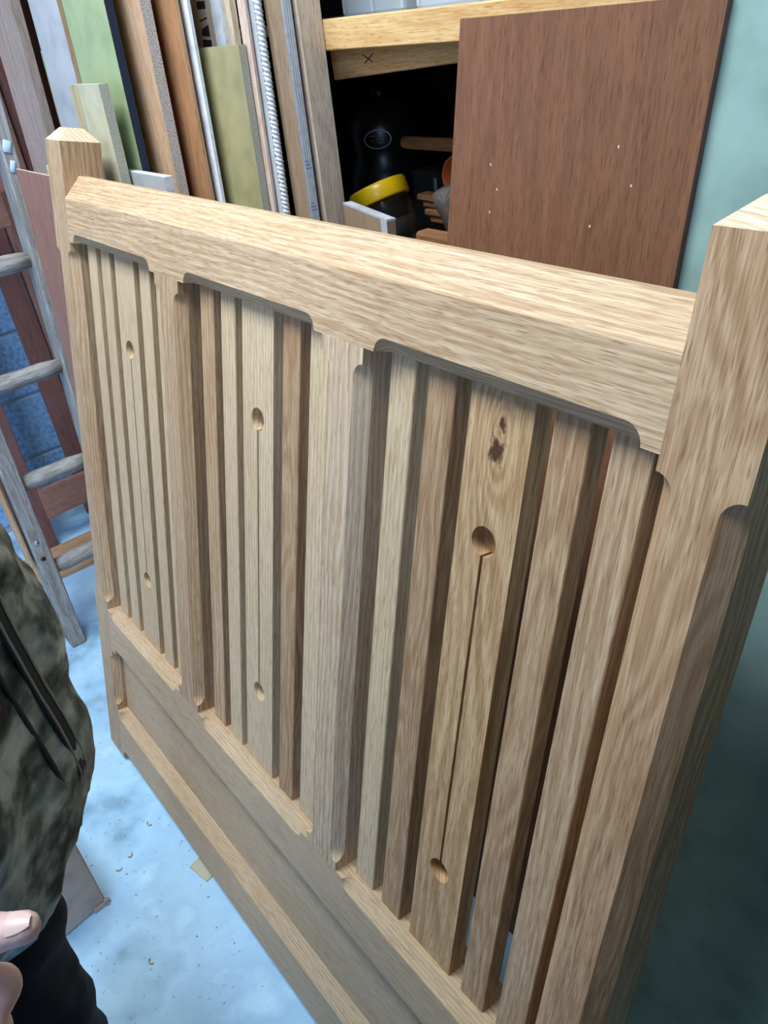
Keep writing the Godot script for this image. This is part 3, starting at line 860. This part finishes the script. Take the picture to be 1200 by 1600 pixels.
func left_side():
	# plywood frame panel with a cut-out, standing across the view (faces +x)
	var f := base("frame_panel", Vector3(-1.045, FL, 0))
	tag(f, "red brown plywood frame with rounded cut outs standing by the left wall", "panel")
	var zs := [[-0.12, -0.235, "stile"], [-0.46, -0.53, "stile"]]
	for z in zs:
		rnd_uv()
		var st := tool()
		cbox(st, Vector3(-0.018, 0, z[1]), Vector3(0, 1.2, z[0]), 0.002, 1)
		fin(st, M.plum, "stile", f)
	for y in [[0.125, 0.245], [1.10, 1.20]]:
		rnd_uv()
		var st := tool()
		cbox(st, Vector3(-0.016, y[0], -0.462), Vector3(0.001, y[1], -0.233), 0.003, 2)
		fin(st, M.redply2, "rail", f)
	for q in [[-0.235, 0.125, 1, -1], [-0.235, 0.245, 1, 1]]:
		var pg := PackedVector2Array([Vector2(0, 0)])
		for k in 7:
			var a := PI / 2 * k / 6.0
			pg.append(Vector2(0.025 - 0.025 * sin(a), 0.025 - 0.025 * cos(a)))
		var st2 := tool()                # rounded inner corners
		prism(st2, pg, 0.016, Transform3D(Basis(Vector3(0, 0, -1), Vector3(0, q[3], 0), Vector3(1, 0, 0)), Vector3(0.0005, q[1], q[0])))
		fin(st2, M.redply2, "corner_fillet", f)
	# tall dark red boards against the left wall
	for b in [[-1.19, -0.40, -0.475, "plum red board against the left wall, first beyond the bare blue blocks"], [-1.17, -0.478, -0.60, "red brown board against the left wall with the lighter face"], [-1.19, -0.603, -0.80, "dark red board against the left wall, farthest of the row"]]:
		rnd_uv()
		var st := tool()
		cbox(st, Vector3(-0.018, 0, b[2]), Vector3(0, 1.75, b[1]), 0.001, 1)
		tag(fin(st, M.redply2 if b[0] > -1.18 else M.plum, "red_board", self, Vector3(b[0], FL, 0), Vector3(0, 0, deg_to_rad(1.2))), b[3], "board", "red boards against the left wall")
	var st := tool()
	rnd_uv()
	cbox(st, Vector3(-0.2, 0, -0.47), Vector3(0, 0.016, -0.075), 0.001, 2)
	tag(fin(st, M.tan, "floor_plank", self, Vector3(-0.838, FL, 0)), "tan plank lying on the floor under the lowest ladder rung", "plank")
	# cardboard box beside the person
	var bx := base("cardboard_box", Vector3(0.415, FL, 0.19), Vector3(0, 0.12, 0))
	tag(bx, "tall brown cardboard box with a crushed corner behind the person", "box")
	st = tool()
	var crush := Vector3(0.0, 0, 0)
	cbox(st, Vector3(-0.3, 0.002, 0), Vector3(0, 0.31, 0.34), 0.003, 1, Transform3D(Basis(Vector3.RIGHT, 0.0), crush))
	fin(st, M.card, "carton", bx)
	st = tool()
	cbox(st, Vector3(0, 0, 0.0), Vector3(0.004, 0.30, 0.002), 0.0005, 1, Transform3D(Basis(Vector3.BACK, -0.10), Vector3(0, 0.31, 0)) * Transform3D(Basis.IDENTITY, Vector3(0, -0.30, 0)))
	cbox(st, Vector3(-0.3, 0.31, 0.0), Vector3(0.0, 0.313, 0.165), 0.001, 0)
	cbox(st, Vector3(-0.3, 0.31, 0.175), Vector3(0.0, 0.313, 0.34), 0.001, 0)
	fin(st, M.card, "flap", bx)
	st = tool()
	cbox(st, Vector3(0, 0, -0.008), Vector3(0.006, 0.012, 0.03), 0.002, 2)
	cbox(st, Vector3(0, 0.006, -0.004), Vector3(0.008, 0.018, 0.006), 0.002, 2)
	fin(st, M.card, "torn_corner", bx)
	# scraps on the floor
	block("card_scrap", "pale card scrap half under the gate bottom rail", "scrap", Vector3(-0.03, 0, -0.05), Vector3(0.03, 0.003, 0.012), M.paleboard, 0.0008, 0, Vector3(0.495, FL, -0.0), Vector3(0, 0.2, 0))
	var spots := [[0.30, 0.035, 0.4], [0.36, 0.138, 1.4], [0.60, 0.172, 0.2], [0.345, 0.105, 2.2]]
	var where := ["curled wood shaving nearest the gate on the floor", "curled wood shaving lying by the cardboard box", "curled wood shaving lying nearest the trouser leg", "flat wood shaving in the middle of the floor"]
	for k in 4:
		var path := []
		for i in 9:
			var a := i * 0.42
			path.append(Vector3(cos(a) * 0.006, 0.0015 + 0.0003 * i, sin(a) * 0.005))
		st = tool()
		tube(st, path, 0.0012, 5, 1.6)
		tag(fin(st, M.tan, "wood_shaving", self, Vector3(spots[k][0], FL, spots[k][1]), Vector3(0, spots[k][2], 0)), where[k], "shaving", "shavings on the floor")

# ------------------------------------------------------------------ person
# mesh of a smooth union of tapered capsules [a, b, ra, rb], by surface nets on a grid
func flesh(bones: Array, cell: float, k: float, clip_lo := -1e9, clip_hi := 1e9, wr: FastNoiseLite = null, amp := 0.0) -> Array:
	var lo := Vector3.ONE * 1e9
	var hi := -lo
	for b in bones:
		var r: float = maxf(b[2], b[3]) + k * 0.5
		lo = lo.min(b[0] - Vector3.ONE * r).min(b[1] - Vector3.ONE * r)
		hi = hi.max(b[0] + Vector3.ONE * r).max(b[1] + Vector3.ONE * r)
	lo -= Vector3.ONE * cell * 3
	hi += Vector3.ONE * cell * 3
	var nx := int((hi.x - lo.x) / cell) + 1
	var ny := int((hi.y - lo.y) / cell) + 1
	var nz := int((hi.z - lo.z) / cell) + 1
	var g := PackedFloat32Array()
	g.resize(nx * ny * nz)
	g.fill(1.0)
	for b in bones:
		var a: Vector3 = b[0]
		var ba: Vector3 = b[1] - a
		var bb := maxf(ba.dot(ba), 1e-9)
		var ra: float = b[2]
		var rb: float = b[3]
		var R: float = maxf(ra, rb) + k + cell * 2.5
		var l: Vector3 = ((a.min(b[1]) - Vector3.ONE * R) - lo) / cell
		var u: Vector3 = ((a.max(b[1]) + Vector3.ONE * R) - lo) / cell
		for z in range(maxi(0, int(l.z)), mini(nz, int(u.z) + 2)):
			for y in range(maxi(0, int(l.y)), mini(ny, int(u.y) + 2)):
				var row := (z * ny + y) * nx
				for x in range(maxi(0, int(l.x)), mini(nx, int(u.x) + 2)):
					var p := lo + Vector3(x, y, z) * cell - a
					var t := clampf(p.dot(ba) / bb, 0.0, 1.0)
					var d := (p - ba * t).length() - lerpf(ra, rb, t)
					var o := g[row + x]
					var h := maxf(k - absf(d - o), 0.0) / k
					g[row + x] = minf(d, o) - h * h * k * 0.25
	if wr or clip_lo > -1e8 or clip_hi < 1e8:
		for z in nz:
			for y in ny:
				for x in nx:
					var i := (z * ny + y) * nx + x
					var p := lo + Vector3(x, y, z) * cell
					var d := g[i]
					if wr and d < 0.06: d += wr.get_noise_3dv(p) * amp
					d = maxf(d, maxf(clip_lo - p.y, p.y - clip_hi))
					g[i] = d
	var vid := {}
	var vs := PackedVector3Array()
	var sx := 1
	var sy := nx
	var sz := nx * ny
	for z in nz - 1:
		for y in ny - 1:
			for x in nx - 1:
				var i := (z * ny + y) * nx + x
				var c0 := g[i]
				var q := [c0, g[i + sx], g[i + sy], g[i + sx + sy], g[i + sz], g[i + sx + sz], g[i + sy + sz], g[i + sx + sy + sz]]
				var neg := 0
				for e in q: neg += 1 if e < 0.0 else 0
				if neg == 0 or neg == 8: continue
				var acc := Vector3.ZERO
				var n := 0
				for e in [[0, 1], [2, 3], [4, 5], [6, 7], [0, 2], [1, 3], [4, 6], [5, 7], [0, 4], [1, 5], [2, 6], [3, 7]]:
					var va: float = q[e[0]]
					var vb: float = q[e[1]]
					if (va < 0.0) != (vb < 0.0):
						var t := va / (va - vb)
						var pa := Vector3(e[0] & 1, (e[0] >> 1) & 1, (e[0] >> 2) & 1)
						var pb := Vector3(e[1] & 1, (e[1] >> 1) & 1, (e[1] >> 2) & 1)
						acc += pa.lerp(pb, t)
						n += 1
				vid[i] = vs.size()
				vs.append(lo + (Vector3(x, y, z) + acc / n) * cell)
	var ix := PackedInt32Array()
	for i in vid:
		var x: int = i % nx
		var y: int = (i / nx) % ny
		var z: int = i / (nx * ny)
		for ax in 3:
			var step: int = [sx, sy, sz][ax]
			var s1: int = [sy, sz, sx][ax]
			var s2: int = [sz, sx, sy][ax]
			if [y, z, x][ax] == 0 or [z, x, y][ax] == 0: continue
			var inside := g[i] < 0.0
			if inside == (g[i + step] < 0.0): continue
			if not (vid.has(i - s1) and vid.has(i - s2) and vid.has(i - s1 - s2)): continue
			var a: int = vid[i]
			var b: int = vid[i - s1]
			var c: int = vid[i - s1 - s2]
			var d: int = vid[i - s2]
			if inside: ix.append_array([a, c, b, a, d, c])
			else: ix.append_array([a, b, c, a, c, d])
	var ns := PackedVector3Array()
	ns.resize(vs.size())
	for t in range(0, ix.size(), 3):
		var nn := (vs[ix[t + 2]] - vs[ix[t]]).cross(vs[ix[t + 1]] - vs[ix[t]])
		for m in 3: ns[ix[t + m]] += nn
	for m in ns.size(): ns[m] = ns[m].normalized()
	return [vs, ns, ix]

func flesh_mesh(sets: Array, mat, called: String, parent: Node, off: Vector3) -> MeshInstance3D:
	var vs := PackedVector3Array()
	var ns := PackedVector3Array()
	var ix := PackedInt32Array()
	for s in sets:
		var b := vs.size()
		for v in s[0]: vs.append(v - off)
		ns.append_array(s[1])
		for i in s[2]: ix.append(i + b)
	var ar := []
	ar.resize(Mesh.ARRAY_MAX)
	ar[Mesh.ARRAY_VERTEX] = vs
	ar[Mesh.ARRAY_NORMAL] = ns
	ar[Mesh.ARRAY_INDEX] = ix
	var me := ArrayMesh.new()
	me.add_surface_from_arrays(Mesh.PRIMITIVE_TRIANGLES, ar)
	var o := MeshInstance3D.new()
	o.mesh = me
	o.material_override = mat
	put(o, called, parent)
	return o

const PC := Vector3(0.90, 0, 0.30)
const PF := Vector3(0.64, 0, -0.77)
const PR := Vector3(0.77, 0, 0.64)
func pp(f: float, r: float, y: float) -> Vector3:
	return PC + PF * f + PR * r + Vector3(0, y, 0)

func person():
	var root := base("person", PC + Vector3(0, FL, 0))
	var off := root.position
	tag(root, "person in a worn dark green camouflage jacket and black trousers, thumb pointing at the gate", "person")
	var el := Vector3(1.06, 1.05, 0.55)
	var wr := Vector3(1.1852, 1.0258, 0.3795)
	var hl := pp(-0.125, -0.095, 0)
	var hr := pp(-0.11, 0.085, 0)
	# body
	var body := [[pp(0, -0.06, 1.40), pp(0, 0.06, 1.40), 0.09, 0.09], [pp(0, -0.05, 1.2), pp(0, 0.05, 1.2), 0.11, 0.11], [pp(-0.02, -0.05, 1.0), pp(-0.02, 0.05, 1.0), 0.105, 0.105], [pp(0, 0, 1.2), pp(-0.03, 0, 0.95), 0.11, 0.11],
		[pp(0, 0, 1.3), pp(0.01, 0, 1.45), 0.1, 0.06], [pp(0.01, 0, 1.44), pp(0.03, 0, 1.55), 0.056, 0.054],
		[pp(0, 0.15, 1.42), el + Vector3(0, 0, 0), 0.05, 0.042], [el, wr, 0.042, 0.029], [pp(0, -0.15, 1.42), pp(-0.15, -0.21, 1.14), 0.05, 0.042], [pp(-0.15, -0.21, 1.14), pp(-0.285, -0.06, 1.0), 0.04, 0.028]]
	for h in [hl, hr]:
		body.append([h + Vector3(0, 0.93, 0), h + Vector3(0, 0.5, 0) + PF * 0.015, 0.08, 0.052])
		body.append([h + Vector3(0, 0.5, 0) + PF * 0.015, h + Vector3(0, 0.09, 0) - PF * 0.02, 0.05, 0.038])
	var sets := [flesh(body, 0.013, 0.04)]
	# head
	var hc := pp(0.06, 0, 1.64)
	var hf := (PF + Vector3(0, -0.25, 0)).normalized()
	var hu := PR.cross(hf).normalized()
	if hu.y < 0: hu = -hu
	var H := func(f: float, r: float, u: float) -> Vector3: return hc + hf * f + PR * r + hu * u
	var head := [[H.call(-0.02, 0, 0.02), H.call(0.015, 0, 0.03), 0.088, 0.082], [H.call(0.03, 0, -0.03), H.call(0.045, 0, -0.075), 0.066, 0.045], [H.call(0.06, 0, -0.085), H.call(0.07, 0, -0.088), 0.03, 0.026],
		[H.call(0.094, 0, 0.015), H.call(0.112, 0, -0.022), 0.009, 0.014], [H.call(0.104, -0.009, -0.028), H.call(0.104, 0.009, -0.028), 0.009, 0.009], [H.call(0.08, -0.03, 0.035), H.call(0.08, 0.03, 0.035), 0.014, 0.014],
		[H.call(0.088, -0.017, -0.055), H.call(0.088, 0.017, -0.055), 0.009, 0.009], [H.call(0.085, -0.014, -0.067), H.call(0.085, 0.014, -0.067), 0.009, 0.009],
		[H.call(-0.01, -0.08, 0.01), H.call(-0.015, -0.088, -0.02), 0.015, 0.01], [H.call(-0.01, 0.08, 0.01), H.call(-0.015, 0.088, -0.02), 0.015, 0.01], [H.call(-0.01, 0, -0.05), pp(0.03, 0, 1.52), 0.055, 0.055]]
	sets.append(flesh(head, 0.0045, 0.012))
	# right hand: thumb out, fingers curled
	var V := func(x: float, y: float, z: float) -> Vector3: return Vector3(x, y, z)
	var Tt := Vector3(1.2939, 1.1368, 0.238)
	var Ti := Vector3(1.2816, 1.1353, 0.2566)
	var Tm := Vector3(1.2559, 1.1183, 0.2908)
	var Tc := Vector3(1.2302, 1.0889, 0.3285)
	var hand := [[wr - Vector3(0.02, 0, -0.03), wr, 0.03, 0.028],
		[wr, Vector3(1.2449, 1.0779, 0.3101), 0.026, 0.014], [wr, Vector3(1.2336, 1.0403, 0.3269), 0.026, 0.014], [wr, Vector3(1.2255, 1.0069, 0.3447), 0.025, 0.013], [wr, Vector3(1.2156, 0.9742, 0.3642), 0.024, 0.012],
		[wr, Tc, 0.026, 0.019], [Tc, Tm, 0.018, 0.0125], [Tm, Ti, 0.0115, 0.0108], [Ti, Tt, 0.0108, 0.0088]]
	var fin_ := [[Vector3(1.2449, 1.0779, 0.3101), Vector3(1.2814, 1.091, 0.2654), Vector3(1.2924, 1.0807, 0.281), Vector3(1.2794, 1.0746, 0.2985), 0.0112],
		[Vector3(1.2336, 1.0403, 0.3269), Vector3(1.2686, 1.045, 0.2834), Vector3(1.2792, 1.036, 0.2993), Vector3(1.265, 1.034, 0.316), 0.0110],
		[Vector3(1.2255, 1.0069, 0.3447), Vector3(1.2553, 1.0035, 0.3071), Vector3(1.2664, 0.998, 0.3208), Vector3(1.255, 0.999, 0.3386), 0.0102],
		[Vector3(1.2156, 0.9742, 0.3642), Vector3(1.2426, 0.9682, 0.3334), Vector3(1.251, 0.9649, 0.3437), Vector3(1.2423, 0.968, 0.358), 0.0088]]
	for q in fin_:
		var r: float = q[4]
		hand.append([q[0], q[1], r * 1.12, r * 1.03])
		hand.append([q[1], q[2], r, r * 0.93])
		hand.append([q[2], q[3], r * 0.92, r * 0.78])
	sets.append(flesh(hand, 0.0028, 0.006))
	# left hand, hanging, lightly curled
	var lw := pp(-0.285, -0.06, 1.0)
	var lh := [[lw + Vector3(0, 0.03, 0), lw, 0.03, 0.027]]
	for k in 4:
		var b := lw + Vector3(0, -0.085, 0) + PF * (0.03 - 0.02 * k) + PR * 0.0
		lh.append([lw, b, 0.024, 0.013])
		lh.append([b, b + Vector3(0, -0.04 + 0.004 * absf(k - 1), 0) + PR * 0.006, 0.0105, 0.0095])
		lh.append([b + Vector3(0, -0.04 + 0.004 * absf(k - 1), 0) + PR * 0.006, b + Vector3(0, -0.064 + 0.006 * absf(k - 1), 0) + PR * 0.024, 0.0092, 0.0082])
	lh.append([lw, lw + Vector3(0, -0.05, 0) + PF * 0.04 + PR * 0.012, 0.022, 0.013])
	lh.append([lw + Vector3(0, -0.05, 0) + PF * 0.04 + PR * 0.012, lw + Vector3(0, -0.1, 0) + PF * 0.052 + PR * 0.022, 0.012, 0.0095])
	sets.append(flesh(lh, 0.0035, 0.006))
	flesh_mesh(sets, M.skin, "body", root, off)
	# thumb nail
	var tdir := (Tt - Ti).normalized()
	var nup := (Vector3(-0.36651, 0.831479, -0.417508) * 0.75 + Vector3(0.679305, 0.545771, 0.49059) * 0.65)
	nup = (nup - tdir * nup.dot(tdir)).normalized()
	var nside := tdir.cross(nup)
	var st := tool()
	st.set_smooth_group(1)
	for i in 6:
		for j in 5:
			var q := []
			for e in [[0, 0], [1, 0], [1, 1], [0, 1]]:
				var a: float = ((i + e[0]) / 6.0 - 0.5) * 1.45
				var t: float = (j + e[1]) / 5.0
				var wd: float = 1.0 - 0.45 * t * t * t
				q.append(Tt - tdir * 0.006 + tdir * (t * 0.0125) + (nup * cos(a * wd) + nside * sin(a * wd)) * (0.0098 - 0.0022 * t * t) - off)
			poly(st, q, nup, [Vector2.ZERO, Vector2.ZERO, Vector2.ZERO, Vector2.ZERO])
	fin(st, M.nail, "thumb_nail", root)
	# face details
	for s in [-1, 1]:
		var ec: Vector3 = H.call(0.083, 0.031 * s, 0.016) - off
		st = tool()
		lathe(st, [Vector2(0.0001, -0.012), Vector2(0.0085, -0.0085), Vector2(0.012, 0), Vector2(0.0085, 0.0085), Vector2(0.0001, 0.012)], 14, Transform3D(Basis(Quaternion(Vector3.UP, hf)), ec))
		var eye := fin(st, M.eye, "eye", root)
		st = tool()
		lathe(st, [Vector2(0.0055, 0.0105), Vector2(0.004, 0.0122), Vector2(0.0001, 0.0126)], 12, Transform3D(Basis(Quaternion(Vector3.UP, hf)), ec))
		fin(st, M.iris, "iris", eye)
	var hair := [[H.call(-0.035, 0, 0.03), H.call(0.005, 0, 0.06), 0.09, 0.075], [H.call(-0.05, 0, -0.02), H.call(-0.05, 0, 0.02), 0.07, 0.08]]
	flesh_mesh([flesh(hair, 0.007, 0.02, -1e9, 1e9, noise(5, 40.0, 2), 0.006)], M.hair, "hair", root, off)
	# trousers
	var tr := [[hl + Vector3(0, 0.95, 0), hr + Vector3(0, 0.95, 0), 0.105, 0.105]]
	for h in [hl, hr]:
		var f := 0.0 if h == hl else -0.01
		tr.append([h + Vector3(0, 0.92, 0), h + Vector3(0, 0.5, 0) + PF * (0.015 + f), 0.095, 0.074])
		tr.append([h + Vector3(0, 0.5, 0) + PF * (0.015 + f), h + Vector3(0, 0.08, 0) - PF * 0.02, 0.074, 0.066])
	flesh_mesh([flesh(tr, 0.012, 0.03, 0.03, 1e9, noise(8, 9.0, 2), 0.012)], M.trousers, "trousers", root, off)
	# boots
	for h in [hl, hr]:
		var bo := [[h + Vector3(0, 0.12, 0) - PF * 0.02, h + Vector3(0, 0.05, 0) - PF * 0.03, 0.046, 0.042], [h + Vector3(0, 0.035, 0) - PF * 0.04, h + Vector3(0, 0.03, 0) + PF * 0.15, 0.042, 0.04], [h + Vector3(0, 0.06, 0), h + Vector3(0, 0.035, 0) + PF * 0.12, 0.04, 0.038]]
		flesh_mesh([flesh(bo, 0.009, 0.02, FL, 1e9)], M.boot, "boot", root, off)
	# jacket
	var ja := []
	for q in [[0.85, 0.056, 0.118], [0.89, 0.058, 0.128], [0.95, 0.060, 0.136], [1.02, 0.062, 0.138], [1.12, 0.066, 0.136], [1.22, 0.072, 0.132], [1.32, 0.082, 0.124]]:
		ja.append([pp(0, -q[1], q[0]), pp(0, q[1], q[0]), q[2], q[2]])
	ja.append([pp(-0.005, -0.13, 1.42), pp(-0.005, 0.13, 1.42), 0.085, 0.085])
	ja.append([pp(0.005, 0, 1.44), pp(0.012, 0, 1.49), 0.085, 0.075])
	var cuff := el.lerp(wr, 0.93)
	ja.append([pp(0, 0.16, 1.41), el, 0.075, 0.066])
	ja.append([el, cuff, 0.066, 0.05])
	ja.append([pp(0, -0.16, 1.41), pp(-0.15, -0.21, 1.14), 0.07, 0.06])
	ja.append([pp(-0.15, -0.21, 1.14), pp(-0.272, -0.075, 1.012), 0.06, 0.046])
	var jb := flesh(ja, 0.012, 0.05, 0.80, 1.52, noise(12, 8.0, 3), 0.02)
	var jk := flesh_mesh([jb], M.jacket, "jacket", root, off)
	# zip flap and seams down the front, laid on the cloth
	for q in [[-0.052, 0.011, M.seam, "zip_flap"], [-0.059, 0.0016, M.stitch, "stitching"], [-0.045, 0.0016, M.stitch, "stitching"], [-0.015, 0.003, M.seam, "seam"]]:
		var raw := []
		for k in 26:
			var y := 0.815 + 0.60 * k / 25.0
			raw.append(on_cloth(jb, pp(0.0, q[0], y), PF, y))
		var path := []
		for k in 26:
			var m := Vector3.ZERO
			var n := 0
			for j in range(maxi(0, k - 2), mini(26, k + 3)):
				m += raw[j]
				n += 1
			path.append(m / n + PF * (0.0035 if q[1] < 0.002 else 0.0005))
		st = tool()
		tube(st, path, q[1], 8, 0.3 if q[1] > 0.005 else 0.8, PF)
		fin(st, q[2], q[3], jk).position = -off

# farthest point of the cloth mesh near the line from p along dir
func on_cloth(mesh: Array, p: Vector3, dir: Vector3, y: float) -> Vector3:
	var vs: PackedVector3Array = mesh[0]
	var side := dir.cross(Vector3.UP)
	var best := 0.0
	var wsum := 0.0
	for v in vs:
		if absf(v.y - y) < 0.016:
			var r := v - p
			if absf(r.dot(side)) < 0.014 and r.dot(dir) > 0.05:
				best += r.dot(dir)
				wsum += 1.0
	return p + dir * ((best / wsum) if wsum > 0.0 else 0.15)

# ------------------------------------------------------------------ room
func wall(called: String, lo: Vector3, hi: Vector3, mat):
	var st := tool()
	uvo = Vector2.ZERO
	cbox(st, lo, hi, 0.0, 1)
	return tag(fin(st, mat, called), "", "", "", "structure")

func room():
	wall("floor", Vector3(-1.5, FL - 0.15, -1.8), Vector3(2.9, FL, 3.7), M.floor)
	wall("wall_back", Vector3(-1.5, FL, -1.75), Vector3(2.9, 3.0, -1.6), M.wallpaint)
	wall("ceiling", Vector3(-1.5, 3.0, -1.8), Vector3(2.9, 3.15, 3.7), M.ceiling)
	wall("wall_front", Vector3(-1.5, FL, 3.5), Vector3(2.9, 3.0, 3.65), M.wallpaint)
	# right wall with an unseen door opening, placed to let cool daylight in
	var st := tool()
	cbox(st, Vector3(2.6, FL, -1.6), Vector3(2.75, 3.0, 1.2), 0.0)
	cbox(st, Vector3(2.6, FL, 3.3), Vector3(2.75, 3.0, 3.5), 0.0)
	cbox(st, Vector3(2.6, 2.7, 1.2), Vector3(2.75, 3.0, 3.3), 0.0)
	tag(fin(st, M.wallpaint, "wall_right"), "", "", "", "structure")
	var wb := base("added_bench", Vector3(1.42, FL, 0.12))  # added out of view to shade the lower right of the gate
	tag(wb, "added bench out of view under the camera, shading the lower right corner", "added_bench")
	st = tool()
	cbox(st, Vector3(0.04, 0, 0.04), Vector3(1.06, 0.86, 0.24), 0.003, 0)
	fin(st, M.dark, "carcass", wb)
	st = tool()
	cbox(st, Vector3(0, 0.86, 0), Vector3(1.1, 0.92, 0.28), 0.004, 0)
	fin(st, M.plum, "worktop", wb)
	var tc := base("added_cabinet", Vector3(1.70, FL, 0.42))  # added out of view to keep door light off the right post
	tag(tc, "added dark cabinet out of view behind the camera, shading the right gate post", "cabinet")
	st = tool()
	cbox(st, Vector3(0, 0, 0), Vector3(0.6, 1.45, 0.5), 0.004, 1)
	fin(st, M.dark, "body", tc)
	for k in 2:
		st = tool()
		cbox(st, Vector3(-0.018, 0.06, 0.01 + 0.245 * k), Vector3(-0.001, 1.4, 0.245 + 0.245 * k), 0.003, 1)
		fin(st, M.dark, "door", tc)
	wall("pavement", Vector3(2.91, FL - 0.2, -6), Vector3(12, FL - 0.02, 9), M.floor)
	# left wall of blue painted blocks
	var wl = wall("wall_left", Vector3(-1.45, FL, -1.6), Vector3(-1.304, 3.0, 3.5), M.mortar)
	var bm := tool()
	cbox(bm, Vector3(0, 0, 0), Vector3(0.054, 0.222, 0.44), 0.005, 2)
	bm.generate_normals()
	var bmesh := bm.commit()
	for r in 13:
		for c in 12:
			var o := MeshInstance3D.new()
			o.mesh = bmesh
			o.material_override = M.block
			o.position = Vector3(-1.35, FL + 0.03 + r * 0.232, -1.6 + c * 0.45 + (0.225 if r % 2 else 0.0) - 0.22)
			if o.position.z < -1.58 or o.position.y > 2.8: continue
			put(o, "block", wl)
	# unseen roof lights, placed to light the gate from above and in front
	for q in [[Vector3(0.5, 2.985, 0.36), Vector2(1.6, 0.6), 8.6, Color(0.88, 0.94, 1.0), "long unseen roof light over the gate, placed to light its upward faces"], [Vector3(-0.2, 2.985, 2.2), Vector2(1.8, 0.5), 1.6, Color(1.0, 0.84, 0.64), "narrow unseen roof light near the front wall, placed to warm the gate front"]]:
		var p := base("unseen_roof_light", q[0])
		tag(p, q[4], "roof light")
		st = tool()
		cbox(st, Vector3(-q[1].x / 2, -0.015, -q[1].y / 2), Vector3(q[1].x / 2, 0.012, q[1].y / 2), 0.004, 0)
		fin(st, M.glow, "glowing_panel", p)
		var a := AreaLight3D.new()
		a.name = "panel_glow"
		a.area_size = q[1]
		a.light_color = q[3]
		a.light_energy = q[2]
		a.area_normalize_energy = true
		a.shadow_enabled = true
		a.area_range = 9.0
		a.position = Vector3(0, -0.03, 0)
		a.rotation = Vector3(-PI / 2, 0, 0)
		p.add_child(a)

func _ready():
	rng.seed = 4
	var cam := Camera3D.new()
	cam.name = "camera"
	cam.transform = Transform3D(Basis(Vector3(0.635779, -0.103809, -0.764859), Vector3(-0.36651, 0.831479, -0.417508), Vector3(0.679305, 0.545771, 0.49059)).orthonormalized(), Vector3(1.620666, 1.53324, 0.200545))
	cam.fov = 66.987
	cam.near = 0.02
	add_child(cam)
	cam.current = true
	var env := Environment.new()
	env.background_mode = Environment.BG_SKY
	var sky := Sky.new()
	var sm := ProceduralSkyMaterial.new()
	sm.sky_top_color = Color(0.50, 0.68, 0.95)
	sm.sky_horizon_color = Color(0.78, 0.89, 1.0)
	sm.ground_bottom_color = Color(0.4, 0.42, 0.44)
	sm.ground_horizon_color = Color(0.6, 0.63, 0.66)
	sm.sky_energy_multiplier = 2.6
	sky.sky_material = sm
	env.sky = sky
	env.tonemap_mode = Environment.TONE_MAPPER_LINEAR
	env.tonemap_exposure = 1.0
	env.sdfgi_enabled = true
	env.ssao_enabled = true
	env.ssil_enabled = true
	var we := WorldEnvironment.new()
	we.name = "environment"
	we.environment = env
	add_child(we)
	materials()
	room()
	gate()
	boards()
	shelf()
	ladder()
	left_side()
	person()
